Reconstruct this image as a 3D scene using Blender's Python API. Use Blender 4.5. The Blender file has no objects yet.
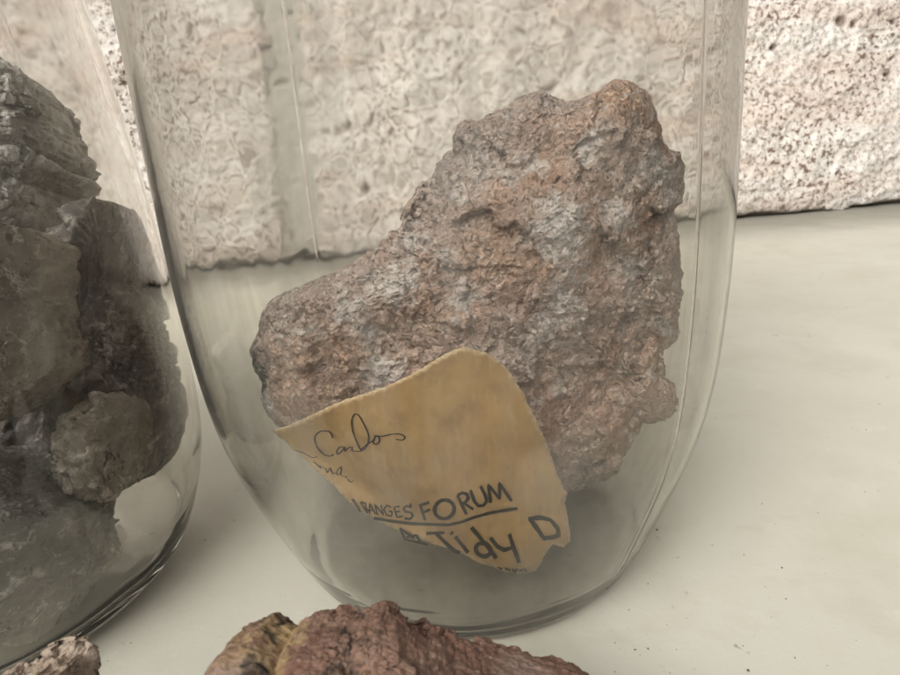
import bpy, bmesh, math, random
import numpy as np
from mathutils import Vector, Matrix, geometry

sc = bpy.context.scene
COL = sc.collection
random.seed(7)

# ------------------------------------------------------------------ camera
F = 676.0                                   # focal length in photo pixels (900 wide)
PITCH, ROLL = math.radians(18.94), math.radians(4.69)
CAM = np.array([-0.0021, -0.1784, 0.1242])
SP, CP, SR, CR = math.sin(PITCH), math.cos(PITCH), math.sin(ROLL), math.cos(ROLL)

def rays(px):
    px = np.atleast_2d(np.asarray(px, float))
    dx, dy = px[:, 0]-450, px[:, 1]-337.5
    X = (dx*CR-dy*SR)/F
    y = (dx*SR+dy*CR)/F
    return np.stack([X, CP-y*SP, -SP-y*CP], 1)

def at_y(px, Y):
    d = rays(px); t = (np.asarray(Y)-CAM[1])/d[:, 1]
    return CAM+d*t[:, None]

def at_z(px, z=0.0):
    d = rays(px); t = (z-CAM[2])/d[:, 2]
    return CAM+d*t[:, None]

def to_px(P):
    d = P-CAM
    X = d[:, 0]; Z = d[:, 1]*CP-d[:, 2]*SP; Y = d[:, 1]*SP+d[:, 2]*CP
    x = F*X/Z; y = -F*Y/Z
    return np.stack([450+x*CR+y*SR, 337.5-x*SR+y*CR], 1)

cd = bpy.data.cameras.new('camera'); cam = bpy.data.objects.new('camera', cd); COL.objects.link(cam)
cd.sensor_width = 36; cd.lens = 36*F/900; cd.clip_start = 0.005; cd.clip_end = 50
fwd = Vector((0, CP, -SP)); up0 = Vector((0, SP, CP)); rt0 = Vector((1, 0, 0))
# the scene turns counter-clockwise in the picture, so the camera's right axis dips
rt = rt0*CR-up0*SR; up = rt0*SR+up0*CR
cam.matrix_world = Matrix(((rt.x, up.x, -fwd.x, CAM[0]), (rt.y, up.y, -fwd.y, CAM[1]), (rt.z, up.z, -fwd.z, CAM[2]), (0, 0, 0, 1)))
cd.dof.use_dof = True; cd.dof.focus_distance = 0.155; cd.dof.aperture_fstop = 45
sc.camera = cam

# ------------------------------------------------------------------ noise
_r = np.random.default_rng(3)
PERM = _r.permutation(256).astype(np.int64); PERM = np.concatenate([PERM, PERM, PERM])
GR = _r.normal(size=(256, 3)); GR /= np.linalg.norm(GR, axis=1)[:, None]

def perlin(P):
    I = np.floor(P).astype(np.int64); f = P-I; I &= 255
    u = f*f*f*(f*(f*6-15)+10)
    out = np.zeros(len(P))
    for dx in (0, 1):
        for dy in (0, 1):
            for dz in (0, 1):
                h = PERM[PERM[PERM[I[:, 0]+dx]+I[:, 1]+dy]+I[:, 2]+dz]
                g = GR[h]
                d = (g*(f-np.array([dx, dy, dz]))).sum(1)
                w = (u[:, 0] if dx else 1-u[:, 0])*(u[:, 1] if dy else 1-u[:, 1])*(u[:, 2] if dz else 1-u[:, 2])
                out += w*d
    return out*1.5

def fbm(P, octs=4, gain=0.5, ridged=False):
    a, s, out = 1.0, 1.0, np.zeros(len(P))
    for k in range(octs):
        n = perlin(P*s+17.3*k)
        if ridged: n = 0.5-np.abs(n)*1.6
        out += a*n; a *= gain; s *= 2.03
    return out

def worley_tilt(P, n, rng, stretch=0.25):
    """broken-stone facets: nearest seed's plane, with a random tilt"""
    lo, hi = P.min(0), P.max(0)
    S = P[rng.integers(0, len(P), n)]+rng.normal(size=(n, 3))*(hi-lo).max()*0.01
    G = rng.normal(size=(n, 3)); G /= np.linalg.norm(G, axis=1)[:, None]
    O = rng.normal(size=n)*stretch
    out = np.zeros(len(P)); cell = np.zeros(len(P))
    W = P+0.0020*np.stack([fbm(P*220+k*31, 2) for k in range(3)], 1)
    for i in range(0, len(P), 20000):
        D = ((W[i:i+20000, None]-S[None])**2).sum(2)
        k = D.argmin(1)
        out[i:i+20000] = ((P[i:i+20000]-S[k])*G[k]).sum(1)
        cell[i:i+20000] = O[k]
    return out, cell

# ------------------------------------------------------------------ mesh helpers
def link_mesh(name, verts, faces, mat, parent=None, smooth=True, mats=None, mat_idx=None):
    me = bpy.data.meshes.new(name)
    me.from_pydata([tuple(v) for v in np.asarray(verts).tolist()], [], faces.tolist() if isinstance(faces, np.ndarray) else faces)
    me.update()
    for m in (mats or [mat]): me.materials.append(m)
    if mat_idx is not None: me.polygons.foreach_set('material_index', np.asarray(mat_idx, dtype=np.int32))
    if smooth: me.polygons.foreach_set('use_smooth', np.ones(len(me.polygons), dtype=bool))
    o = bpy.data.objects.new(name, me); COL.objects.link(o)
    if parent: o.parent = parent
    return o

def recenter(o, c):
    c = np.asarray(c, float); me = o.data
    a = np.empty(len(me.vertices)*3); me.vertices.foreach_get('co', a)
    a = (a.reshape(-1, 3)-c).ravel(); me.vertices.foreach_set('co', a); me.update(); o.location = tuple(c)

def tag(o, label=None, cat=None, group=None, kind=None):
    if label: o['label'] = label
    if cat: o['category'] = cat
    if group: o['group'] = group
    if kind: o['kind'] = kind
    return o

def attr(o, name, vals):
    a = o.data.attributes.new(name, 'FLOAT', 'POINT'); a.data.foreach_set('value', np.asarray(vals, dtype=np.float32))

# ------------------------------------------------------------------ node helper
class N:
    def __init__(s, name):
        s.m = bpy.data.materials.new(name); s.m.use_nodes = True
        s.t = s.m.node_tree; s.t.nodes.clear()
        s.out = s.t.nodes.new('ShaderNodeOutputMaterial')
        s.tc = s.t.nodes.new('ShaderNodeTexCoord')
    def n(s, typ, **kw):
        nd = s.t.nodes.new('ShaderNode'+typ)
        for k, v in kw.items(): setattr(nd, k, v)
        return nd
    def put(s, sock, v):
        if isinstance(v, bpy.types.NodeSocket): s.t.links.new(v, sock)
        elif isinstance(v, (tuple, list)) and len(v) == 3 and sock.type == 'RGBA': sock.default_value = (*v, 1)
        else: sock.default_value = v
    def noise(s, scale, detail=4, rough=.55, vec=None, dist=0):
        nd = s.n('TexNoise'); nd.inputs['Scale'].default_value = scale; nd.inputs['Detail'].default_value = detail
        nd.inputs['Roughness'].default_value = rough; nd.inputs['Distortion'].default_value = dist
        s.put(nd.inputs['Vector'], vec or s.tc.outputs['Object']); return nd.outputs['Fac']
    def voro(s, scale, feature='F1', out='Distance', vec=None, rand=1):
        nd = s.n('TexVoronoi', feature=feature); nd.inputs['Scale'].default_value = scale; nd.inputs['Randomness'].default_value = rand
        s.put(nd.inputs['Vector'], vec or s.tc.outputs['Object']); return nd.outputs[out]
    def map(s, v, a, b, c=0, d=1):
        nd = s.n('MapRange'); s.put(nd.inputs[0], v)
        for i, x in enumerate((a, b, c, d)): s.put(nd.inputs[i+1], x)
        return nd.outputs[0]
    def math(s, op, a, b=0.0):
        nd = s.n('Math', operation=op); s.put(nd.inputs[0], a); s.put(nd.inputs[1], b); return nd.outputs[0]
    def mix(s, f, a, b, mode='MIX'):
        nd = s.n('Mix', data_type='RGBA', blend_type=mode); s.put(nd.inputs[0], f); s.put(nd.inputs[6], a); s.put(nd.inputs[7], b); return nd.outputs[2]
    def scalevec(s, v):
        nd = s.n('Mapping'); s.put(nd.inputs['Vector'], s.tc.outputs['Object']); nd.inputs['Scale'].default_value = v; return nd.outputs[0]
    def at(s, name):
        nd = s.n('Attribute', attribute_name=name); return nd.outputs['Fac']
    def bump(s, h, dist, strength=1, nrm=None):
        nd = s.n('Bump'); nd.inputs['Distance'].default_value = dist; s.put(nd.inputs['Strength'], strength); s.put(nd.inputs['Height'], h)
        if nrm: s.put(nd.inputs['Normal'], nrm)
        return nd.outputs[0]
    def facet(s, nrm, col, amt):
        a = s.n('VectorMath', operation='MULTIPLY_ADD'); s.put(a.inputs[0], col); a.inputs[1].default_value = (amt,)*3; a.inputs[2].default_value = (-amt/2,)*3
        b = s.n('VectorMath', operation='ADD'); s.put(b.inputs[0], nrm); s.put(b.inputs[1], a.outputs[0])
        c = s.n('VectorMath', operation='NORMALIZE'); s.put(c.inputs[0], b.outputs[0]); return c.outputs[0]
    def principled(s, **kw):
        b = s.n('BsdfPrincipled')
        for k, v in kw.items(): s.put(b.inputs[k.replace('_', ' ')], v)
        return b
    def surf(s, sh): s.t.links.new(sh.outputs[0] if hasattr(sh, 'outputs') else sh, s.out.inputs['Surface']); return s.m

# ------------------------------------------------------------------ materials
def mat_main_rock():
    k = N('mauve_vein_rock')
    n1 = k.noise(70, 5, .6); n2 = k.noise(260, 5, .65); n3 = k.noise(900, 4, .7); n4 = k.noise(34, 3)
    c = k.mix(k.map(n1, .38, .62), (.500, .315, .225), (.690, .505, .395))
    c = k.mix(k.map(n4, .42, .62, 0, .75), c, (.470, .380, .335))            # lavender grey
    c = k.mix(k.map(n2, .58, .70, 0, .45), c, (.150, .092, .068))             # dark grains
    c = k.mix(k.at('grey'), c, k.mix(k.map(n2, .4, .6), (.310, .250, .225), (.490, .425, .390)))
    cop = k.math('MULTIPLY', k.at('copper'), k.map(n2, .32, .48))
    c = k.mix(cop, c, k.mix(k.map(n3, .4, .6), (.440, .265, .170), (.700, .470, .330)))
    w0 = k.math('MAXIMUM', k.at('white'), k.map(k.noise(95, 4, .6), .615, .70, 0, .8))
    wf = k.math('MULTIPLY', w0, k.map(k.noise(420, 4, .65), .30, .46))
    c = k.mix(wf, c, k.mix(k.map(n3, .4, .6), (.660, .590, .545), (.900, .840, .790)))
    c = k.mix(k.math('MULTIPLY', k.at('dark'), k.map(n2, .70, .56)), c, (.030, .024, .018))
    c = k.mix(k.map(n3, .60, .72, 0, .7), c, (.080, .055, .044))
    fl = k.n('TexVoronoi'); fl.inputs['Scale'].default_value = 1500
    dn = k.n('TexNoise'); dn.inputs['Scale'].default_value = 700; dn.inputs['Detail'].default_value = 3; k.put(dn.inputs['Vector'], k.tc.outputs['Object'])
    va = k.n('VectorMath', operation='MULTIPLY_ADD'); k.put(va.inputs[0], dn.outputs['Color']); va.inputs[1].default_value = (.0022,)*3; k.put(va.inputs[2], k.tc.outputs['Object'])
    k.put(fl.inputs['Vector'], va.outputs[0])
    c = k.mix(k.math('MULTIPLY', k.map(fl.outputs['Color'], .76, .84, 0, .75), k.map(n1, .35, .6)), c, (.80, .74, .69))  # tiny specular sparkles painted in as pale flecks
    v = k.voro(520); v2 = k.voro(1300)
    b = k.bump(n2, .0006, .8)
    b = k.bump(v, .0006, .6, b); b = k.bump(v2, .0004, .8, b); b = k.bump(n3, .0005, 1, b)
    # broken crystal faces catch the light
    vc = k.n('TexVoronoi'); vc.inputs['Scale'].default_value = 900; k.put(vc.inputs['Vector'], k.tc.outputs['Object'])
    sp = k.map(vc.outputs['Color'], .62, .80)
    geo = k.n('NewGeometry')
    c = k.mix(k.math('MULTIPLY', k.map(geo.outputs['Pointiness'], .52, .62, 0, .6), k.map(n3, .42, .56)), c, (.80, .73, .68))
    b = k.facet(b, vc.outputs['Color'], .75)
    r = k.mix(sp, (.75, .75, .75), (.20, .20, .20))
    p = k.principled(Base_Color=c, Roughness=r, Normal=b); p.inputs['Specular IOR Level'].default_value = .5
    return k.surf(p)

def mat_quartz(name, ca, cb, cw, veins=.63, rough=.42):
    k = N(name)
    n1 = k.noise(55, 5, .6, dist=.6); n2 = k.noise(200, 5, .65); n3 = k.noise(800, 4, .7)
    c = k.mix(k.map(n1, .36, .64), ca, cb)
    geo = k.n('NewGeometry')
    ln = k.math('ABSOLUTE', k.math('SUBTRACT', k.noise(60, 6, .62, dist=.5), .5))
    c = k.mix(k.math('MULTIPLY', k.map(ln, .003, .014, .55, 0), k.map(n2, .44, .60)), c, cw)
    c = k.mix(k.math('MULTIPLY', k.map(n2, veins, veins+.07), k.map(k.noise(50, 3), .45, .6)), c, cw)
    c = k.mix(k.math('MULTIPLY', k.map(geo.outputs['Pointiness'], .51, .60, 0, .75), k.map(n3, .38, .55)), c, cw)
    c = k.mix(k.map(k.noise(90, 4, .6, dist=1.2), .60, .70, 0, .55), c, tuple(x*.35 for x in ca))
    c = k.mix(k.map(n3, .58, .7, 0, .6), c, tuple(x*.4 for x in ca))
    b = k.bump(n2, .0012, .8); b = k.bump(k.voro(300), .0010, .5, b); b = k.bump(n3, .0003, 1, b)
    vc = k.n('TexVoronoi'); vc.inputs['Scale'].default_value = 500; k.put(vc.inputs['Vector'], k.tc.outputs['Object'])
    b = k.facet(b, vc.outputs['Color'], .45)
    r = k.mix(k.map(vc.outputs['Color'], .6, .8), (rough+.3,)*3, (rough-.15,)*3)
    return k.surf(k.principled(Base_Color=c, Roughness=r, Normal=b))

def mat_front_rock(name, ca, cb, cy):
    k = N(name)
    n1 = k.noise(80, 5, .6); n2 = k.noise(300, 5, .7); n3 = k.noise(1100, 4, .7)
    c = k.mix(k.map(n1, .36, .64), ca, cb)
    y = k.math('MAXIMUM', k.at('yellow'), k.map(k.noise(60, 3), .66, .74, 0, .5))
    c = k.mix(k.math('MULTIPLY', y, k.map(n2, .36, .52)), c, cy)
    c = k.mix(k.map(n2, .57, .70, 0, .75), c, tuple(x*.3 for x in ca))
    c = k.mix(k.map(n3, .58, .70, 0, .7), c, (.42, .35, .31)); c = k.mix(k.map(k.noise(130, 4, .65), .60, .68, 0, .85), c, (.05, .03, .024))
    c = k.mix(k.map(k.noise(45, 4), .52, .66, 0, .5), c, (.33, .26, .225))
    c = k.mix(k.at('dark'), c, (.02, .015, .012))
    b = k.bump(n2, .0009, .9); b = k.bump(k.voro(700), .0006, .7, b); b = k.bump(n3, .0003, 1, b)
    return k.surf(k.principled(Base_Color=c, Roughness=.8, Normal=b))

def mat_paper():
    k = N('brown_paper')
    n1 = k.noise(45, 4, .6); n2 = k.noise(1500, 3, .7); n3 = k.noise(160, 4, .6)
    fib = k.noise(700, 4, .6, vec=k.scalevec((1, 1, .22)))
    c = k.mix(k.map(n1, .35, .65), (.430, .268, .112), (.590, .400, .185))
    c = k.mix(k.map(n3, .52, .68, 0, .45), c, (.330, .205, .095))
    c = k.mix(k.map(fib, .55, .7, 0, .35), c, (.640, .500, .310))
    c = k.mix(k.map(n2, .60, .72, 0, .5), c, (.230, .140, .065))
    c = k.mix(k.map(k.noise(120, 2), .71, .76, 0, .6), c, (.22, .12, .055))   # rusty spots
    c = k.mix(k.math('MULTIPLY', k.at('edge'), k.map(n2, .35, .6)), c, (.74, .62, .43))
    b = k.bump(fib, .00012, .8); b = k.bump(n3, .0006, .5, b)
    p = k.principled(Base_Color=c, Roughness=.72, Normal=b)
    return k.surf(p)

def mat_ink(name, col):
    k = N(name)
    c = k.mix(k.map(k.noise(900, 4, .7), .5, .72, 0, .55), col, (.12, .08, .04))
    return k.surf(k.principled(Base_Color=c, Roughness=.6))

def mat_glass(name, tint, outer, film, wav):
    k = N(name)
    g = k.n('BsdfGlass'); g.inputs['IOR'].default_value = 1.42; g.inputs['Roughness'].default_value = 0.0
    k.put(g.inputs['Color'], tint)
    if outer:
        sep = k.n('SeparateXYZ'); k.put(sep.inputs[0], k.tc.outputs['Object'])
        back = k.map(sep.outputs['Y'], -.02, .05, .10, 1)
        k.put(g.inputs['Roughness'], k.map(sep.outputs['Y'], -.02, .05, 0, .085))
        ham = k.noise(85, 1, .5, dist=.35)
        vo = k.voro(120, 'SMOOTH_F1')
        h = k.math('ADD', ham, k.math('MULTIPLY', vo, .55))
        k.put(g.inputs['Normal'], k.bump(h, wav, back))
        # dust and smears of dry dirt on the outside
        dn = k.noise(30, 5, .65); st = k.noise(60, 4, .6, vec=k.scalevec((1.6, 1.6, .25)))
        f = k.math('MULTIPLY', k.map(dn, .35, .7, film*.5, film*1.5), k.map(st, .3, .7, .45, 1.6))
        wipe = k.noise(75, 3, .5, vec=k.scalevec((1, 1, .06)))
        f = k.math('MULTIPLY', f, k.map(wipe, .40, .62, .45, 1.8))
        sp = k.map(k.noise(420, 3, .6), .70, .76, 0, .22)
        f = k.math('ADD', f, k.math('MULTIPLY', sp, k.map(k.noise(25, 2), .5, .62)))
        d = k.n('BsdfDiffuse'); k.put(d.inputs['Color'], (.60, .58, .53))
        tr = k.n('BsdfTranslucent'); k.put(tr.inputs['Color'], (.60, .58, .53))
        m0 = k.n('MixShader'); m0.inputs[0].default_value = .45
        k.t.links.new(d.outputs[0], m0.inputs[1]); k.t.links.new(tr.outputs[0], m0.inputs[2])
        m = k.n('MixShader'); k.put(m.inputs[0], f)
        k.t.links.new(g.outputs[0], m.inputs[1]); k.t.links.new(m0.outputs[0], m.inputs[2])
        return k.surf(m)
    return k.surf(g)

def mat_wall():
    k = N('old_white_paint_on_stone')
    n1 = k.noise(9, 4, .6); n2 = k.noise(240, 4, .62); n3 = k.noise(520, 3, .6)
    band = k.noise(6, 4, .6, vec=k.scalevec((1, 1, 6)))
    c = k.mix(k.map(n1, .35, .65), (.70, .655, .605), (.785, .750, .705))
    c = k.mix(k.map(band, .48, .62, 0, .62), c, (.640, .525, .445))            # pinkish bare stone
    pore = k.math('MULTIPLY', k.map(n2, .525, .59), k.map(k.noise(16, 3), .35, .6, .45, 1))
    c = k.mix(pore, c, (.175, .112, .082))
    c = k.mix(k.map(n3, .575, .65, 0, .8), c, (.26, .165, .125))
    c = k.mix(k.at('pit'), c, (.12, .065, .045))
    c = k.mix(k.at('joint'), c, k.mix(k.map(n2, .4, .6), (.42, .40, .36), (.52, .50, .45)))
    c = k.mix(k.at('grime_shade'), c, (.24, .22, .19))
    b = k.bump(n2, .0016, .45); b = k.bump(n3, .0007, .5, b)
    return k.surf(k.principled(Base_Color=c, Roughness=.85, Normal=b))

def mat_shelf():
    k = N('cream_painted_shelf')
    n1 = k.noise(6, 5, .6); n2 = k.noise(28, 5, .65); n3 = k.noise(500, 4, .6)
    c = k.mix(k.map(n1, .35, .65), (.555, .537, .448), (.615, .597, .512))
    c = k.mix(k.map(n2, .50, .72, 0, .55), c, (.53, .50, .41))
    st = k.noise(45, 5, .7, vec=k.scalevec((.75, 1.2, 1)))
    c = k.mix(k.map(st, .58, .74, 0, .4), c, (.47, .43, .34)); c = k.mix(k.map(k.noise(13, 5, .65), .54, .70, 0, .5), c, (.50, .47, .37)); c = k.mix(k.map(k.noise(70, 6, .75, vec=k.scalevec((.8, 1.1, 1))), .60, .70, 0, .3), c, (.72, .70, .62))                # faint scuffs
    sp = k.math('MULTIPLY', k.map(k.noise(210, 3, .6), .665, .72), k.map(k.noise(22, 3), .48, .6))
    c = k.mix(k.math('MULTIPLY', sp, .6), c, (.20, .165, .125))
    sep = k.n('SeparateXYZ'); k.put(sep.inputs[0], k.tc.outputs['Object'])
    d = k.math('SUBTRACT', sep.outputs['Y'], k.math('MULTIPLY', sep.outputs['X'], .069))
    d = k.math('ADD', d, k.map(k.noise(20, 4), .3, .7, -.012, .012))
    c = k.mix(k.map(d, .335, .405, 0, .72), c, (.20, .185, .16))              # dirt gathered along the wall, plus its soft shadow painted in
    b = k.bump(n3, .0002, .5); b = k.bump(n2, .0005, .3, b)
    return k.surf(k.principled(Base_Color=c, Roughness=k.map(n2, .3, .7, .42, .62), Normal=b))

def mat_plain(name, ca, cb, rough=.8, scale=300):
    k = N(name)
    return k.surf(k.principled(Base_Color=k.mix(k.map(k.noise(scale), .35, .65), ca, cb), Roughness=rough))

# ------------------------------------------------------------------ jars
def catmull(zs, rs, z):
    return np.interp(z, zs, rs)

ZS = [0, .002, .006, .012, .02, .03, .042, .056, .072, .09, .115, .15, .2]
RJ = [.0430, .0476, .0508, .0538, .0568, .0605, .0651, .0678, .0692, .0701, .0700, .0698, .0696]
LJ = [.0564, .0605, .0650, .0672, .0696, .0722, .0731, .0731, .0728, .0722, .0708, .0673, .0623]
RC, LC = np.array([0., 0., 0.]), np.array([-.1525, -.003, 0.])

def smooth_prof(zs, rs, top):
    zs = list(zs)+[t[0] for t in top]; rs = list(rs)+[t[1] for t in top]
    z = np.arange(0, zs[-1], .0013)
    r = np.interp(z, zs, rs)
    for _ in range(60):
        q = r.copy(); q[1:-1] = .25*r[:-2]+.5*r[1:-1]+.25*r[2:]
        q[:4] = r[:4]; r = q
    return z, r

def make_jar(name, zs, rs, top, wall, floor, seams, mats, ph):
    z, r = smooth_prof(zs, rs, top)
    rb = r[0]
    # outside: pushed-up base, contact ring, heel, body
    pr = [(0, .0018, 0), (rb*.35, .0017, 0), (rb*.68, .0013, 0), (rb*.82, .0007, 0), (rb*.90, .0003, 0), (rb*.96, .0003, 0)]
    pr += [(a, max(b, .0003) if i else .0008, 0) for i, (a, b) in enumerate(zip(r, z))]
    nout = len(pr)
    zt = z[-1]
    pr += [(r[-1]-wall*.5, zt+.0012, 0)]
    # inside, from the lip down to the floor
    tz, tr = np.gradient(z), np.gradient(r); ln = np.hypot(tz, tr)
    ri, zi = r-wall*tz/ln, z+wall*tr/ln
    k = zi > floor+.0025
    line = [(a, b) for a, b in zip(ri[k][::-1], zi[k][::-1])]
    low = [p for p in line if p[1] < .034]; high = [p for p in line if p[1] >= .034]
    r2 = low[-1][0]-.003
    low += [(r2*f, floor+.0004*(1-f)) for f in (1, .93, .85, .76, .66, .55)]
    low = np.array(low); sl = np.concatenate([[0], np.cumsum(np.hypot(*np.diff(low, axis=0).T))])
    u = np.linspace(0, sl[-1], 60); low = np.stack([np.interp(u, sl, low[:, 0]), np.interp(u, sl, low[:, 1])], 1)
    for _ in range(30): low[1:-1] = .25*low[:-2]+.5*low[1:-1]+.25*low[2:]
    pr += [(a, b, 1) for a, b in high]+[(a, b, 1) for a, b in low.tolist()]
    r3 = low[-1][0]
    pr += [(r3*.7, floor+.0004, 1), (r3*.35, floor+.0005, 1), (0, floor+.0005, 1)]
    th = np.linspace(0, 2*math.pi, 240, endpoint=False)
    ex = [s+d for s in seams for d in np.linspace(-.03, .03, 25)]
    th = np.unique(np.round(np.mod(np.concatenate([th, ex]), 2*math.pi), 5))
    V = []
    for (a, b, s) in pr:
        if a == 0: V.append(np.array([[0, 0, b]])); continue
        rr = np.full(len(th), a)
        # hand-blown unevenness: a little out of round, wandering with height
        wob = perlin(np.stack([np.cos(th)*1.6+ph, np.sin(th)*1.6, np.full(len(th), b*14+s*5)], 1))
        rr = rr+wob*(.00020 if s else .00018)*min(1, a/.03)
        if not s and .0008 < b < .02:
            rr = rr+.00035*math.sin(b*2600)*math.exp(-b/.009)
        if s and b < .016 and a > .004:
            bump = perlin(np.stack([np.cos(th)*a*70, np.sin(th)*a*70, np.full(len(th), 3.3)], 1))
        else: bump = np.zeros(len(th))
        if not s and b > .004:
            for q in seams:
                dth = (th-q+math.pi) % (2*math.pi)-math.pi
                rr = rr+.00009*np.exp(-(dth*a/.00042)**2)
        V.append(np.stack([rr*np.cos(th), rr*np.sin(th), b+.0006*bump], 1))
    n = len(th); off = np.cumsum([0]+[len(v) for v in V])
    faces, mi = [], []
    for i in range(len(V)-1):
        a0, b0 = off[i], off[i+1]; inside = 1 if i >= nout else 0
        for j in range(n):
            j2 = (j+1) % n
            if len(V[i]) == 1: faces.append((a0, b0+j2, b0+j)); 
            elif len(V[i+1]) == 1: faces.append((a0+j, a0+j2, b0))
            else: faces.append((a0+j, a0+j2, b0+j2, b0+j))
            mi.append(inside)
    o = link_mesh(name, np.concatenate(V), faces, None, mats=mats, mat_idx=mi)
    inner = (np.array([p[0] for p in pr if p[2]][::-1]), np.array([p[1] for p in pr if p[2]][::-1]))
    return o, inner

gin = mat_glass('clear_glass_inside', (.988, .985, .975), False, 0, 0)
gout = mat_glass('dusty_glass_outside', (.930, .924, .903), True, .130, .00021)
gout2 = mat_glass('grimy_glass_outside', (.978, .970, .952), True, .020, .00005)
s1 = math.radians(-90+41)
jarR, inR = make_jar('glass_jar', ZS, RJ, [(.245, .066), (.275, .050), (.295, .036), (.330, .033)], .0016, .0040,
                     [s1 % (2*math.pi), (s1+math.pi) % (2*math.pi)], [gout, gin], 0.0)
tag(jarR, 'clear glass jar with rounded base holding one large mauve rock and the brown paper', 'jar', 'glass jars of mineral samples')
jarL, inL = make_jar('glass_jar', ZS, LJ, [(.240, .052), (.268, .040), (.290, .034), (.315, .033)], .0026, .0055,
                     [4.4, 4.4-math.pi], [gout2, gin], 9.0)
jarL.location = tuple(LC)
tag(jarL, 'cloudy glass jar at the left packed with several dark grey rocks', 'jar', 'glass jars of mineral samples')

# ------------------------------------------------------------------ paper surface (pixel -> depth), used by rock too
PAPER = np.array([(272, 430), (285, 427), (300, 421), (318, 412), (336, 403), (352, 397), (372, 391), (390, 384), (405, 377), (421, 368), (437, 358), (452, 350), (464, 346), (474, 349), (486, 352), (496, 358), (506, 367),
    (513, 377), (517, 384), (523, 392), (527, 402), (534, 415), (540, 427), (547, 443), (551, 456), (556, 470), (561, 483), (566, 492), (564, 503), (567, 515), (569, 528), (570, 540), (563, 545), (553, 543), (546, 549), (541, 560), (535, 568), (524, 571), (509, 570), (494, 566), (478, 560),
    (462, 552), (446, 546), (428, 541), (410, 534), (394, 527), (376, 518), (362, 510), (350, 501), (338, 489), (326, 478), (312, 465), (298, 452), (284, 440)], float)

def paper_Y(px):
    px = np.atleast_2d(px)
    v = (px[:, 1]-347)/220.0
    Y = -.0325-.0055*v
    # the lower left margin rolls away from the viewer
    a, b = np.array([272, 430.]), np.array([495., 567.]); d = (b-a)/np.linalg.norm(b-a); nrm = np.array([d[1], -d[0]])
    s = ((px-a)@nrm); t = ((px-a)@d)/np.linalg.norm(b-a)
    cur = np.clip((60-s)/60, 0, 1)**2*.0125*np.clip(1.15-t, .25, 1)
    Y = Y+cur
    # gentle buckles
    Q = np.stack([px[:, 0]/95, px[:, 1]/95, np.zeros(len(px))], 1)
    Y = Y+.0015*perlin(Q+4.2)+.0004*perlin(Q*2.3)
    return Y

def inside_poly(pts, poly):
    x, y = pts[:, 0], pts[:, 1]; c = np.zeros(len(pts), bool); j = len(poly)-1
    for i in range(len(poly)):
        xi, yi = poly[i]; xj, yj = poly[j]
        t = ((yi > y) != (yj > y)) & (x < (xj-xi)*(y-yi)/(yj-yi+1e-12)+xi)
        c ^= t; j = i
    return c

# ------------------------------------------------------------------ rocks
_ico = {}
def ico(level):
    if level not in _ico:
        bm = bmesh.new(); bmesh.ops.create_icosphere(bm, subdivisions=level, radius=1)
        bm.verts.ensure_lookup_table()
        V = np.array([v.co[:] for v in bm.verts]); Fc = np.array([[v.index for v in f.verts] for f in bm.faces]); bm.free()
        _ico[level] = (V, Fc)
    return _ico[level]

def vnormals(P, Fc):
    n = np.cross(P[Fc[:, 1]]-P[Fc[:, 0]], P[Fc[:, 2]]-P[Fc[:, 0]])
    out = np.zeros_like(P)
    for i in range(3): np.add.at(out, Fc[:, i], n)
    return out/(np.linalg.norm(out, axis=1)[:, None]+1e-15)

def polar(outline, ctr, m=1440):
    O = np.asarray(outline, float)-ctr; A = np.linspace(-math.pi, math.pi, m)
    B = np.roll(O, -1, 0); res = np.zeros(m)
    for p, q in zip(O, B):
        d = q-p
        den = np.cos(A)*d[1]-np.sin(A)*d[0]
        den = np.where(np.abs(den) < 1e-9, 1e-9, den)
        t = (p[0]*d[1]-p[1]*d[0])/den
        s = np.where(np.abs(d[0]) > np.abs(d[1]), (t*np.cos(A)-p[0])/(d[0] or 1e-9), (t*np.sin(A)-p[1])/(d[1] or 1e-9))
        ok = (t > 0) & (s >= -1e-6) & (s <= 1+1e-6)
        res = np.where(ok, np.maximum(res, t), res)
    return A, res

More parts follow.
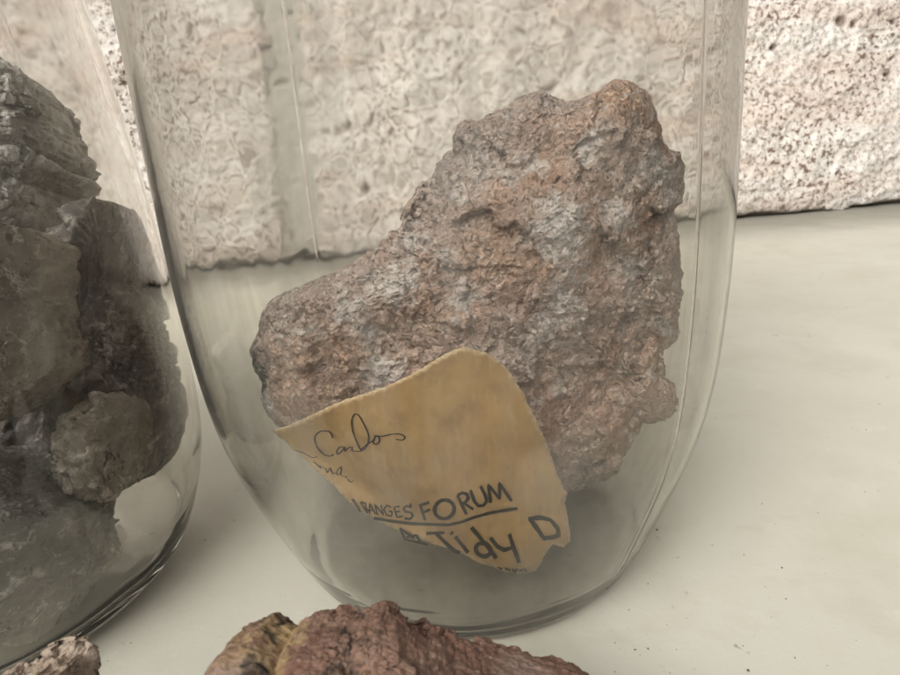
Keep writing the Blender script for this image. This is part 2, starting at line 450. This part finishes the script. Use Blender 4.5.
def make_rock(name, outline, ctr, Yc, Tf, Tb, seed, mat, level=7, jar=None, a1=.0032, n1=26, a2=.0016, n2=160, fine=.0008, tilt=(0, 0), jag=1.2, ground=None, fr=1.0, paper=False, box=.62, shrink=4.0, lowk=.9):
    rng = np.random.default_rng(seed)
    U, Fc = ico(level)
    R = np.linalg.qr(rng.normal(size=(3, 3)))[0]
    if np.linalg.det(R) < 0: R[:, 0] *= -1
    D = U@R.T
    th = np.arctan2(D[:, 1], D[:, 0]); rho = np.clip(np.hypot(D[:, 0], D[:, 1]), 0, 1); cz = D[:, 2]
    A, rad = polar(outline, np.asarray(ctr, float))
    rr = np.interp(th, A, rad)
    jn = np.stack([np.cos(th)*9, np.sin(th)*9, seed*1.7+cz*3], 1)
    rr = np.maximum(rr-shrink+jag*fbm(jn*1.0, 4, .7)*2, 4)
    s = np.sin(np.arcsin(rho))**.86
    px = np.asarray(ctr)+np.stack([np.cos(th), np.sin(th)], 1)*(rr*s)[:, None]
    depth = np.sign(cz)*np.abs(cz)**box
    P = at_y(px, Yc+tilt[0]*(px[:, 0]-ctr[0])+tilt[1]*(px[:, 1]-ctr[1]))
    d0 = np.array([0, CP, -SP])*1.0                     # thickness runs into the picture
    T = np.where(depth > 0, Tf, Tb)
    Q = P-d0*(depth*T)[:, None]
    nrm = vnormals(Q, Fc)
    if (nrm*(Q-Q.mean(0))).sum() < 0: Fc = Fc[:, ::-1]; nrm = -nrm
    face = np.clip(np.abs(cz)*1.6, .12, 1)              # keep the silhouette as traced
    w1, c1 = worley_tilt(Q, n1, rng); w2, c2 = worley_tilt(Q, n2, rng)
    low = fbm(Q*38*fr+seed, 3)
    disp = face*(a1*np.clip(w1/.012, -1.3, 1.3)+.55*a1*c1*2+a2*np.clip(w2/.005, -1.3, 1.3)+a2*c2*2+low*a1*lowk)
    disp += fine*(fbm(Q*260*fr+seed, 4, .62)*np.clip(face+.25, 0, 1)+.3*fbm(Q*520*fr+3, 3, .6, True)*face)
    Q = Q+nrm*disp[:, None]
    if paper:
        pp = to_px(Q); grow = PAPER.mean(0)+(PAPER-PAPER.mean(0))*1.02
        k = inside_poly(pp, grow)
        lim = paper_Y(pp)+.0012
        Q[:, 1] = np.where(k, np.maximum(Q[:, 1], lim), Q[:, 1])
    if jar is not None:
        c, (ri, zi) = jar
        q = Q-c
        rmax = np.interp(q[:, 2], zi, ri, left=0)-.0007
        floor = zi.min()+.0012
        q[:, 2] = np.maximum(q[:, 2], floor+.0004*(perlin(q*900)+1))
        rmax = np.interp(q[:, 2], zi, ri)-.0007
        rq = np.hypot(q[:, 0], q[:, 1]); f = np.where(rq > rmax, rmax/rq, 1)
        q[:, 0] *= f; q[:, 1] *= f
        Q = q+c
    if ground is not None: Q[:, 2] = np.maximum(Q[:, 2], ground+.0002)
    o = link_mesh(name, Q, Fc, mat)
    return o, Q, to_px(P)

def blobs(px, spots, nse=0.35, Q=None):
    v = np.zeros(len(px))
    w = px.copy()
    if Q is not None:
        w = px+np.stack([fbm(Q*300+5, 3)*14, fbm(Q*300+55, 3)*14], 1)
    for (x, y, r, a) in spots:
        d = np.hypot(w[:, 0]-x, w[:, 1]-y)/r
        v = np.maximum(v, a*np.clip(1.6-1.1*d, 0, 1))
    return v

# the big rock in the right jar
OUT = [(262, 316), (268, 309), (284, 301), (305, 291), (325, 279), (340, 269), (356, 260), (371, 252), (380, 240), (392, 228), (401, 217), (412, 205), (424, 190), (432, 177), (436, 165), (441, 160), (450, 152), (453, 139), (455, 128), (467, 124), (482, 120), (500, 109), (516, 102), (530, 94), (538, 91), (546, 95), (553, 100), (568, 102), (578, 99), (588, 94), (600, 91), (612, 89), (624, 94), (636, 101), (643, 112), (648, 124), (655, 130), (658, 143), (664, 153), (676, 156), (680, 170), (679, 182), (680, 192), (680, 206), (672, 212), (676, 226), (677, 238), (676, 252), (678, 270), (677, 290), (676, 310), (672, 330), (668, 343), (661, 350), (660, 366), (661, 384), (670, 392), (672, 404), (668, 418), (655, 421), (640, 424), (634, 440), (628, 458), (616, 478), (600, 488), (582, 495), (560, 500), (530, 500), (490, 485), (440, 460), (390, 440), (340, 436), (300, 432), (280, 428), (266, 415), (262, 402), (264, 388), (258, 372), (252, 352), (258, 335)]
m_main = mat_main_rock()
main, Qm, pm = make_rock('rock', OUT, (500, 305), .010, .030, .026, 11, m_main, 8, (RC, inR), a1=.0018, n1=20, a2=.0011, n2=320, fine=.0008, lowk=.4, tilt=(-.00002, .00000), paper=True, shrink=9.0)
attr(main, 'white', blobs(pm, [(540, 240, 22, 1), (548, 262, 14, .9), (567, 176, 12, .9), (631, 187, 15, .9), (519, 187, 12, .9), (647, 213, 10, .6), (591, 232, 14, .8), (553, 280, 10, .7), (609, 280, 13, .8), (545, 303, 13, .8), (532, 333, 14, .7), (620, 309, 11, .6), (647, 328, 10, .8), (400, 293, 17, .9), (412, 285, 12, .9), (360, 315, 12, .9), (461, 304, 14, .8), (392, 373, 16, .9), (379, 336, 10, .8), (421, 251, 12, .9), (275, 399, 17, 1.1), (500, 195, 12, .8), (466, 212, 12, .8), (480, 186, 16, .6), (657, 130, 6, 1), (330, 330, 9, .7), (374, 372, 9, .6)], Q=Qm))
attr(main, 'copper', blobs(pm, [(597, 131, 17, 1.3), (410, 212, 16, 1.1), (476, 267, 30, .5), (430, 300, 34, .3), (307, 365, 20, .5), (320, 395, 22, .4), (520, 215, 16, .3), (360, 260, 8, .9), (560, 200, 30, .3), (350, 350, 28, .4)], Q=Qm))  # tan and orange stone, with coppery glints painted in as colour
attr(main, 'grey', np.clip(blobs(pm, [(450, 170, 40, .8), (480, 135, 36, .7), (540, 105, 30, .7), (300, 300, 34, .7), (335, 290, 24, .5), (500, 240, 26, .4), (560, 340, 50, .45), (520, 350, 30, .5)], Q=Qm), 0, .85))
attr(main, 'dark', blobs(pm, [(276, 368, 17, 1.1), (268, 384, 12, 1), (290, 355, 8, .6)], Q=Qm))  # shadow of the hollow at the left tip, painted dark
recenter(main, (0.03, .01, .0095))
tag(main, 'large mauve brown rock with white crystal patches leaning inside the clear jar', 'rock')

# rocks in the left jar (back to front)
q1 = mat_quartz('pale_quartz', (.520, .495, .450), (.720, .695, .650), (.84, .81, .77), .55)
q2 = mat_quartz('brown_grey_quartz', (.235, .205, .165), (.450, .395, .330), (.72, .65, .56), .58)
q3 = mat_quartz('dark_smoky_quartz', (.085, .074, .068), (.220, .195, .180), (.60, .55, .49), .60)
q4 = mat_quartz('smoky_quartz', (.190, .180, .160), (.390, .370, .330), (.82, .79, .74), .58)
JL = (LC, inL)
o, _, _ = make_rock('rock', [(-75, 120), (-50, 70), (-10, 52), (22, 60), (44, 70), (60, 88), (72, 112), (78, 135), (82, 150), (80, 160), (70, 168), (90, 178), (70, 200), (66, 240), (40, 270), (-20, 270), (-70, 230), (-85, 170)], (0, 165), .008, .026, .026, 21, q1, 7, JL, n1=14, n2=100, lowk=.5, box=.6, jag=.8, a1=.0020, shrink=15)
tag(o, 'pale grey rock lying on top of the pile in the cloudy jar', 'rock', 'rocks packed in the cloudy jar')
recenter(o, (-.15, .01, .09))
o, _, _ = make_rock('rock', [(88, 188), (104, 180), (121, 188), (122, 205), (112, 220), (103, 226), (100, 258), (118, 262), (134, 275), (140, 300), (148, 330), (152, 342), (165, 345), (169, 370), (168, 400), (170, 428), (166, 450), (160, 480), (140, 500), (110, 510), (80, 505), (58, 480), (60, 440), (66, 400), (62, 340), (70, 280), (74, 230)], (112, 350), -.002, .020, .024, 22, q3, 7, JL, n1=18, n2=120, a1=.0020, lowk=.35, box=.5, shrink=20)
tag(o, 'tall dark smoky rock standing against the right side of the cloudy jar', 'rock', 'rocks packed in the cloudy jar')
recenter(o, (-.1, -.003, .0085))
o, _, _ = make_rock('rock', [(57, 470), (66, 440), (72, 405), (84, 396), (110, 390), (128, 396), (140, 410), (140, 440), (138, 470), (126, 488), (104, 501), (80, 500), (64, 488)], (100, 450), -.021, .012, .010, 27, q2, 6, JL, n1=12, n2=80, a1=.0018, a2=.0012)
tag(o, 'small brown grey rock wedged in front of the tall dark smoky rock', 'rock', 'rocks packed in the cloudy jar')
recenter(o, (-.1, -.02, .02))
o, _, _ = make_rock('rock', [(-90, 250), (-40, 215), (20, 205), (58, 225), (66, 262), (70, 300), (73, 330), (78, 360), (81, 380), (66, 400), (46, 418), (22, 436), (-20, 445), (-70, 420), (-100, 340)], (-5, 325), -.032, .020, .022, 23, q2, 7, JL, n1=16, n2=120, lowk=.3, box=.5, a1=.0022, shrink=23)
tag(o, 'brown grey rock at the left picture edge halfway up the cloudy jar', 'rock', 'rocks packed in the cloudy jar')
recenter(o, (-.15, -.03, .05))
o, _, _ = make_rock('rock', [(-100, 470), (-50, 440), (-5, 447), (18, 458), (40, 472), (62, 490), (80, 500), (96, 512), (98, 532), (106, 556), (110, 572), (98, 588), (84, 606), (64, 632), (44, 622), (18, 612), (-40, 606), (-100, 590)], (5, 530), -.036, .022, .026, 24, q4, 7, JL, n1=11, n2=90, lowk=.2, box=.45, a1=.0022, shrink=14)
tag(o, 'large angular smoky rock on the floor of the cloudy jar', 'rock', 'rocks packed in the cloudy jar')
recenter(o, (-.15, -.036, .0085))

o, _, _ = make_rock('rock', [(-60, 330), (20, 320), (75, 340), (92, 400), (88, 460), (60, 500), (0, 500), (-60, 470)], (15, 410), .030, .012, .014, 29, q3, 6, JL, n1=12, n2=60)  # added rock, darkens the gap behind the others
tag(o, 'dark rock added to fill the shaded gap between the other rocks in the cloudy jar', 'rock', 'rocks packed in the cloudy jar')
recenter(o, (-.16, .03, .0085))

# loose rocks on the shelf, in front of the jars
fr, Qf, pf = make_rock('rock', [(180, 700), (192, 672), (202, 646), (214, 630), (238, 622), (256, 627), (270, 631), (276, 622), (292, 612), (310, 612), (330, 613), (348, 611), (360, 606), (376, 605), (396, 608), (414, 617), (432, 626), (450, 634), (470, 643), (490, 649), (512, 656), (540, 664), (570, 669), (600, 676), (640, 700), (660, 760), (640, 830), (540, 870), (380, 880), (260, 850), (200, 780)], (390, 740), -.105, .017, .019, 31, mat_front_rock('purple_brown_stone', (.150, .072, .048), (.262, .160, .112), (.38, .265, .125)), 8, None, n1=26, n2=200, a1=.0022, a2=.0013, fine=.0008, ground=0.0, box=.7, shrink=22.0)
attr(fr, 'yellow', blobs(pf, [(285, 650, 20, 1), (262, 640, 16, .8), (276, 668, 16, 1), (300, 668, 14, .8), (236, 650, 14, .4)], Q=Qf))
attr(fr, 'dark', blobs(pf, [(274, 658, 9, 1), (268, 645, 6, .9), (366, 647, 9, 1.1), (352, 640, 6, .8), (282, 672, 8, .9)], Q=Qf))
recenter(fr, (-.01, -.105, 0))
tag(fr, 'purple brown rock with yellow patches lying on the shelf before the clear jar', 'rock', 'loose rocks at the front of the shelf')
fl, Ql, pl = make_rock('rock', [(-60, 680), (-30, 664), (0, 662), (14, 657), (30, 652), (46, 648), (60, 650), (74, 654), (81, 663), (80, 680), (90, 730), (80, 800), (20, 840), (-50, 820), (-80, 740)], (10, 735), -.104, .013, .014, 32, mat_front_rock('tan_stone', (.340, .255, .185), (.520, .420, .330), (.5, .4, .26)), 7, None, n1=16, n2=120, a1=.002, a2=.0012, fine=.0008, ground=0.0, box=.7, shrink=30.0)
attr(fl, 'yellow', np.zeros(len(Ql))); attr(fl, 'dark', blobs(pl, [(60, 664, 5, .8), (25, 662, 4, .6)], Q=Ql))
recenter(fl, (-.068, -.104, 0))
tag(fl, 'pale tan rock on the shelf before the cloudy jar', 'rock', 'loose rocks at the front of the shelf')

# ------------------------------------------------------------------ paper scrap and its writing
def make_paper():
    rng = np.random.default_rng(5)
    pts = []
    for a, b in zip(PAPER, np.roll(PAPER, -1, 0)):
        L = np.linalg.norm(b-a); n = max(2, int(L/1.8))
        for i in range(n): pts.append(a+(b-a)*i/n)
    pts = np.array(pts)
    k = np.arange(len(pts))
    J = np.stack([k*.35, k*0, k*0+.5], 1)
    pts = pts+np.stack([fbm(J, 3, .7)*1.0, fbm(J+40, 3, .7)*1.0], 1)
    g = np.stack(np.meshgrid(np.arange(270, 575, 4.), np.arange(344, 575, 4.)), -1).reshape(-1, 2)
    inn = PAPER.mean(0)+(PAPER-PAPER.mean(0))*.972
    g = g[inside_poly(g, inn)]
    allp = np.concatenate([pts, g]); n = len(pts)
    vs, _, fs, *_ = geometry.delaunay_2d_cdt([Vector(p) for p in allp], [(i, (i+1) % n) for i in range(n)], [list(range(n))], 1, 1e-4)
    px = np.array([v[:] for v in vs])
    P = at_y(px, paper_Y(px))
    ed = np.full(len(px), 99.)
    for a, b in zip(PAPER, np.roll(PAPER, -1, 0)):
        d = b-a; t = np.clip(((px-a)@d)/(d@d), 0, 1)
        ed = np.minimum(ed, np.hypot(*(px-a-t[:, None]*d).T))
    return P, [tuple(f) for f in fs], np.clip(1-ed/3.2, 0, 1)
P, fs, pedge = make_paper()
o = link_mesh('paper_scrap', P, fs, mat_paper())
# face the camera
me = o.data
if sum((p.normal.dot(Vector(CAM)-p.center)) for p in me.polygons) < 0:
    me.flip_normals()
attr(o, 'edge', pedge)
sd = o.modifiers.new('thickness', 'SOLIDIFY'); sd.thickness = .00028; sd.offset = -1
paper = o
pc = np.array([.008, -.037, .0125])
recenter(paper, pc)
tag(paper, 'torn scrap of brown paper with black lettering and a handwritten name, propped against the rock', 'paper')

def strokes(name, lines, mat, lift=.00030):
    """each stroke: (width px, [(x, y), ...]) -> an ink ribbon lying on the paper"""
    V, Fs = [], []
    for st in lines:
        w, pts = st[0]*(1.0 if len(st) > 2 else 1.28), np.array(st[1], float)
        if len(st) > 2:                                  # smooth handwriting
            out = []
            Pp = np.vstack([2*pts[0]-pts[1], pts, 2*pts[-1]-pts[-2]])
            for i in range(1, len(Pp)-2):
                for t in np.linspace(0, 1, 9)[:-1]:
                    a, b, c, d = Pp[i-1:i+3]
                    out.append(.5*((2*b)+(-a+c)*t+(2*a-5*b+4*c-d)*t*t+(-a+3*b-3*c+d)*t**3))
            out.append(pts[-1]); pts = np.array(out)
        else:
            seg = []
            for a, b in zip(pts[:-1], pts[1:]):
                n = max(2, int(np.linalg.norm(b-a)/2))
                seg += [a+(b-a)*i/n for i in range(n)]
            pts = np.array(seg+[pts[-1]])
        t = np.gradient(pts, axis=0); t /= np.linalg.norm(t, axis=1)[:, None]+1e-9
        nn = np.stack([-t[:, 1], t[:, 0]], 1)
        k = np.arange(len(pts)); ww = w*(1+.28*perlin(np.stack([k*.33+w*7, k*0+pts[0, 0]*.13, k*0+.3], 1)))*.5
        if len(st) > 2: ww = ww*(.62+.5*np.abs(t[:, 1]))
        L, Rr = pts+nn*ww[:, None], pts-nn*ww[:, None]
        allp = np.empty((2*len(pts), 2)); allp[0::2] = L; allp[1::2] = Rr
        Q = at_y(allp, paper_Y(allp)); d = rays(allp); d /= np.linalg.norm(d, axis=1)[:, None]
        Q = Q-d*lift
        b0 = sum(len(v) for v in V); V.append(Q)
        for i in range(len(pts)-1): Fs.append((b0+2*i, b0+2*i+1, b0+2*i+3, b0+2*i+2))
    o = link_mesh(name, np.concatenate(V)-pc, Fs, mat, paper, smooth=False)
    return o

# "Carlos" and the scrawl below it, in pen
hand = [
 (1.5, [(334, 437), (331, 431), (324, 430), (319, 432), (316, 437), (317, 444), (321, 450), (326, 454), (331, 455), (335, 453)], 1),
 (1.4, [(345, 446), (341, 446), (338, 450), (339, 453), (343, 450), (346, 446), (346, 450), (349, 447), (353, 446), (353, 449), (356, 450), (361, 450), (366, 447), (369, 441), (369, 433), (365, 424), (360, 415), (356, 413), (353, 418), (353, 426), (355, 434), (358, 442), (361, 448)], 1),
 (1.6, [(361, 449), (368, 443), (374, 439), (376, 435), (374, 441), (377, 443), (380, 440), (379, 435), (375, 435), (383, 435), (392, 433), (400, 433), (405, 436), (402, 439), (396, 438)], 1),
 (1.1, [(296, 450), (303, 452), (309, 455), (313, 457), (318, 456)], 1),
 (1.1, [(314, 461), (320, 466), (322, 468), (319, 465), (326, 468), (328, 472), (331, 467), (333, 473), (336, 472)], 1),
 (1.1, [(342, 466), (338, 470), (338, 474), (342, 472), (343, 465), (342, 474), (347, 476), (351, 481), (354, 480)], 1),
]
strokes('handwriting', hand, mat_ink('pen_ink', (.030, .022, .014)))

def arc(cx, cy, rx, ry, a0, a1, rot=0, n=14):
    out = []
    for i in range(n+1):
        a = math.radians(a0+(a1-a0)*i/n); x, y = rx*math.cos(a), ry*math.sin(a); r = math.radians(rot)
        out.append((cx+x*math.cos(r)-y*math.sin(r), cy+x*math.sin(r)+y*math.cos(r)))
    return out
L = []
# FORUM
L += [(2.3, [(420, 503), (425, 519)]), (2.3, [(420, 504), (429, 501)]), (2.0, [(423, 511), (430, 508)])]
L += [(2.9, arc(444, 508, 9.8, 9.2, 0, 360, -25, 26))]
L += [(2.6, [(457, 494), (466, 513)]), (2.6, [(457, 494), (462, 491.5), (466.5, 493), (468, 497), (465.5, 500.5), (461, 503)]), (2.3, [(464, 502), (473, 508)])]
L += [(2.5, [(470, 489), (474, 500), (478, 504.5), (483, 504), (486, 500), (485, 495), (480, 485)])]
L += [(2.5, [(490, 501.5), (488, 484), (499, 497.5), (499, 482), (511, 500)])]
# RANGES' running round the curl
L += [(1.3, [(352.5, 498), (357, 505)]), (1.3, [(354, 498), (361, 511)]), (1.4, [(361, 501), (368, 512)]), (1.2, [(361, 501), (366, 502), (366, 506)]), (1.2, [(366, 506), (370, 511)]),
      (1.3, [(370, 513), (370, 502), (376, 513)]), (1.1, [(370, 509), (374, 509)]), (1.3, [(378, 514), (375, 503), (384, 514), (381, 504)]),
      (1.4, [(391, 506), (387, 504), (384, 508), (387, 514), (392, 515), (392, 510), (389, 510)]), (1.4, [(400, 505), (394, 506), (397, 516), (403, 515)]), (1.2, [(395, 511), (400, 510)]),
      (1.9, [(411.5, 506), (407, 504.5), (403.5, 507), (405.5, 510.5), (410.5, 511), (413, 514.5), (410, 518), (404.5, 517)]), (1.7, [(410, 502), (411.5, 505)])]
# rule
L += [(2.4, [(374, 517), (392, 520), (412, 522.5), (432, 523), (448, 523.5), (460, 521), (474, 516), (490, 511.5), (505, 509), (517, 507.5)])]
# A Tidy D
L += [(1.7, [(400, 527), (414, 537)]), (1.7, [(400, 527), (405, 538), (428, 543)]), (1.6, [(406, 536), (416, 534), (420, 540)])]
L += [(2.6, [(426, 532), (444, 531)]), (2.8, [(436, 532), (447, 543), (454, 549), (460, 551)])]
L += [(2.8, [(455, 535), (468, 551)]), (2.8, [(450.5, 530.5), (452.5, 532.5)])]
L += [(3.0, arc(483, 548, 7.6, 6.2, 0, 360, 20, 22)), (3.0, [(471, 526), (496, 556)])]
L += [(3.0, [(490, 536.5), (497, 545), (504, 548.5), (512, 546)]), (3.2, [(509, 533), (514, 548), (519, 561)])]
L += [(3.4, [(529, 517), (543, 537)]), (3.4, [(528, 518), (540, 516.5), (550, 519), (557, 527), (558, 534), (552, 536), (542, 537)])]
# last line, cut by the tear
L += [(1.0, [(497, 565), (502, 567)]), (1.3, [(505, 566.5), (510, 568)]), (1.3, [(512, 567), (515, 569.5), (517, 566.5)]), (1.3, [(519, 568.5), (523, 567)]), (1.3, [(524, 566), (526, 569)])]
strokes('printed_lettering', L, mat_ink('printing_ink', (.018, .014, .009)))

# ------------------------------------------------------------------ shelf
WX = lambda x: .4345+.069*x                          # foot of the wall
V, Fs = [], []
bm = bmesh.new()
bmesh.ops.create_cube(bm, size=1)
for v in bm.verts: v.co = Vector((v.co.x*2.2+.1, v.co.y*.85+.290, v.co.z*.05-.025))
bmesh.ops.bevel(bm, geom=bm.edges[:], offset=.004, segments=2, affect='EDGES')
me = bpy.data.meshes.new('shelf'); bm.to_mesh(me); bm.free(); me.materials.append(mat_shelf())
shelf = bpy.data.objects.new('shelf', me); COL.objects.link(shelf); shelf['kind'] = 'structure'
shelf['label'] = 'cream painted shelf with small stains and specks'

# ------------------------------------------------------------------ wall: painted porous stone blocks
def make_wall():
    xs = np.concatenate([np.linspace(-1.2, -.36, 30)[:-1], np.arange(-.36, .56, .0019), np.linspace(.56, 1.3, 30)])
    zs = np.concatenate([np.arange(.0005, .30, .0019), np.linspace(.30, 1.0, 30)])
    X, Z = np.meshgrid(xs, zs); x, z = X.ravel(), Z.ravel()
    P = np.stack([x, np.zeros_like(x), z], 1)
    y = WX(x)
    # blocks: one upright joint, one bed joint above
    jx = -.128+.006*perlin(np.stack([z*25, z*0+2, z*0], 1))
    dj = np.abs(x-jx)-.017
    jz = .335+.006*perlin(np.stack([x*20, x*0+9, x*0], 1))
    dz = np.abs(z-jz)-.014
    d = np.minimum(dj, dz)+.004*fbm(P*90, 3)
    joint = np.clip(.5-d/.006, 0, 1)
    rough = .0034*fbm(P*26, 4, .55)+.0016*fbm(P*160, 3, .6)
    n = fbm(P*95+3, 3, .7)
    clus = np.clip(fbm(P*13+8, 2)*2+.35, 0, 1)
    pit = np.clip((n-.62)/.20, 0, 1)*clus
    # a few deep holes
    for (hx, hz, hr) in [(.385, .205, .007), (.36, .166, .006), (.372, .163, .004), (.45, .148, .005), (.41, .12, .004), (.30, .15, .004), (.50, .17, .005), (.33, .21, .004)]:
        q = np.hypot(x-hx, (z-hz)*1.2)+.003*fbm(P*150+hx*50, 2)
        pit = np.maximum(pit, np.clip((hr-q)/hr*1.6, 0, 1))
    y = y-rough*(1-.6*joint)+pit*.005+joint*.0045
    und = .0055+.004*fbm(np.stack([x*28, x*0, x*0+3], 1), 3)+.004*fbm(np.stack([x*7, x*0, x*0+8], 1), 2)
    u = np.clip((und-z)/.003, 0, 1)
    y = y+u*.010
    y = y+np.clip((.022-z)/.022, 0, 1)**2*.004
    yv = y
    grime_shade = np.clip(u*.8+np.clip((.020-z)/.02, 0, 1)*.25, 0, .9)  # grime and the gap's shadow, both painted dark into the undercut
    V = np.stack([x, yv, z], 1)
    nx, nz = len(xs), len(zs)
    i = np.arange(nx-1)[None]+nx*np.arange(nz-1)[:, None]
    Fc = np.stack([i, i+1, i+1+nx, i+nx], -1).reshape(-1, 4)
    # back of the blocks
    b = len(V)
    B = np.array([[xs[0], WX(xs[0])+.12, .0005], [xs[-1], WX(xs[-1])+.12, .0005], [xs[-1], WX(xs[-1])+.12, zs[-1]], [xs[0], WX(xs[0])+.12, zs[-1]]])
    V = np.concatenate([V, B])
    fl = Fc.tolist()
    top = [nx*(nz-1)+k for k in range(nx)]; fl.append(top+[b+2, b+3])
    fl.append([b+1, b, b+3, b+2])
    fl.append([nx*k for k in range(nz)][::-1]+[b, b+3][::-1][::-1]) if False else None
    o = link_mesh('stone_wall', V, [f for f in fl if f], mat_wall())
    pad = [0]*4
    attr(o, 'pit', np.concatenate([pit*.9, pad])); attr(o, 'joint', np.concatenate([joint*.85, pad])); attr(o, 'grime_shade', np.concatenate([grime_shade, pad]))
    return o
wall = make_wall()
tag(wall, 'rough white painted stone wall with brown pores behind the jars', 'wall')

# ------------------------------------------------------------------ crumbs and dust grains on the shelf
def make_crumbs():
    rng = np.random.default_rng(9)
    spots = [(657, 530, 2.4), (782, 568, 2.2), (744, 555, 1.6), (762, 504, 1.6), (648, 584, 1.6), (629, 610, 1.5), (786, 599, 1.5), (765, 587, 1.3), (635, 650, 2.2), (648, 649, 2.4), (616, 602, 1.2), (667, 625, 1.1), (687, 618, 1.0), (748, 671, 4.0), (743, 646, 1.4), (795, 658, 1.8), (615, 643, 1.5), (205, 540, 1.6), (131, 643, 1.3), (108, 661, 1.3), (866, 430, 1.4), (865, 492, 1.2), (818, 513, 1.2), (660, 651, 1.0), (640, 655, 1.2), (615, 672, 1.5), (670, 673, 1.3)]
    for _ in range(34):
        x, y = rng.uniform(600, 890), rng.uniform(330, 670)
        if x < 700 and y < 560: continue
        spots.append((x, y, rng.uniform(.4, 1.0)))
    for _ in range(12): spots.append((rng.uniform(600, 690), rng.uniform(615, 672), rng.uniform(.4, 1.1)))
    for _ in range(16): spots.append((rng.uniform(90, 330), rng.uniform(590, 640), rng.uniform(.35, .8)))
    V, Fs = [], []
    U, Fc = ico(2)
    for (x, y, r) in spots:
        c = at_z([(x, y)], 0)[0]; s = np.linalg.norm(c-CAM)/F*r*.36
        q = U*s*rng.uniform(.6, 1.4, 3)+rng.normal(size=U.shape)*s*.12
        q[:, 2] = q[:, 2]*.7+s*.55
        b = sum(len(v) for v in V); V.append(q+c); Fs += (Fc+b).tolist()
    return link_mesh('crumbs', np.concatenate(V), Fs, mat_plain('dark_grit', (.06, .05, .035), (.22, .18, .13)), smooth=False)
cr = make_crumbs()
tag(cr, 'dark specks of grit scattered over the cream shelf', 'grit', kind='stuff')

# ------------------------------------------------------------------ light
def area(name, loc, target, sx, sy, power, col):
    l = bpy.data.lights.new(name, 'AREA'); l.shape = 'RECTANGLE'; l.size = sx; l.size_y = sy; l.energy = power; l.color = col
    o = bpy.data.objects.new(name, l); COL.objects.link(o); o.location = loc
    o.rotation_euler = (Vector(target)-Vector(loc)).to_track_quat('-Z', 'Y').to_euler()
    return o
key = area('key_light', (-.36, -.52, .86), (.17, .46, .08), .9, .7, 3.9, (1, .975, .93))  # added soft key, out of view; narrow spread leaves the shelf front darker
key.data.spread = math.radians(58)
w = bpy.data.worlds.new('World'); sc.world = w; w.use_nodes = True
wt = w.node_tree; bg = wt.nodes['Background']
# light comes in from above; the room behind the viewer is dim
tc = wt.nodes.new('ShaderNodeTexCoord'); sx = wt.nodes.new('ShaderNodeSeparateXYZ'); wt.links.new(tc.outputs['Generated'], sx.inputs[0])
def wmap(sock, a, b, c, d):
    m = wt.nodes.new('ShaderNodeMapRange'); m.interpolation_type = 'SMOOTHSTEP'
    wt.links.new(sock, m.inputs[0])
    for i, x in enumerate((a, b, c, d)): m.inputs[i+1].default_value = x
    return m.outputs[0]
zz = wmap(sx.outputs['Z'], -.05, .75, .06, .62)
xx = wmap(sx.outputs['X'], -.9, .9, 1.15, .8)
mu = wt.nodes.new('ShaderNodeMath'); mu.operation = 'MULTIPLY'; wt.links.new(zz, mu.inputs[0]); wt.links.new(xx, mu.inputs[1])
bg.inputs[0].default_value = (1, .99, .97, 1); wt.links.new(mu.outputs[0], bg.inputs[1])

sc.view_settings.view_transform = 'Standard'; sc.view_settings.look = 'None'; sc.view_settings.gamma = 1; sc.view_settings.exposure = .12
cy = sc.cycles
cy.max_bounces = 26; cy.transmission_bounces = 22; cy.glossy_bounces = 5; cy.diffuse_bounces = 4; cy.transparent_max_bounces = 12
cy.caustics_reflective = False; cy.caustics_refractive = True; cy.blur_glossy = .3; cy.sample_clamp_indirect = 6
cy.use_denoising = True
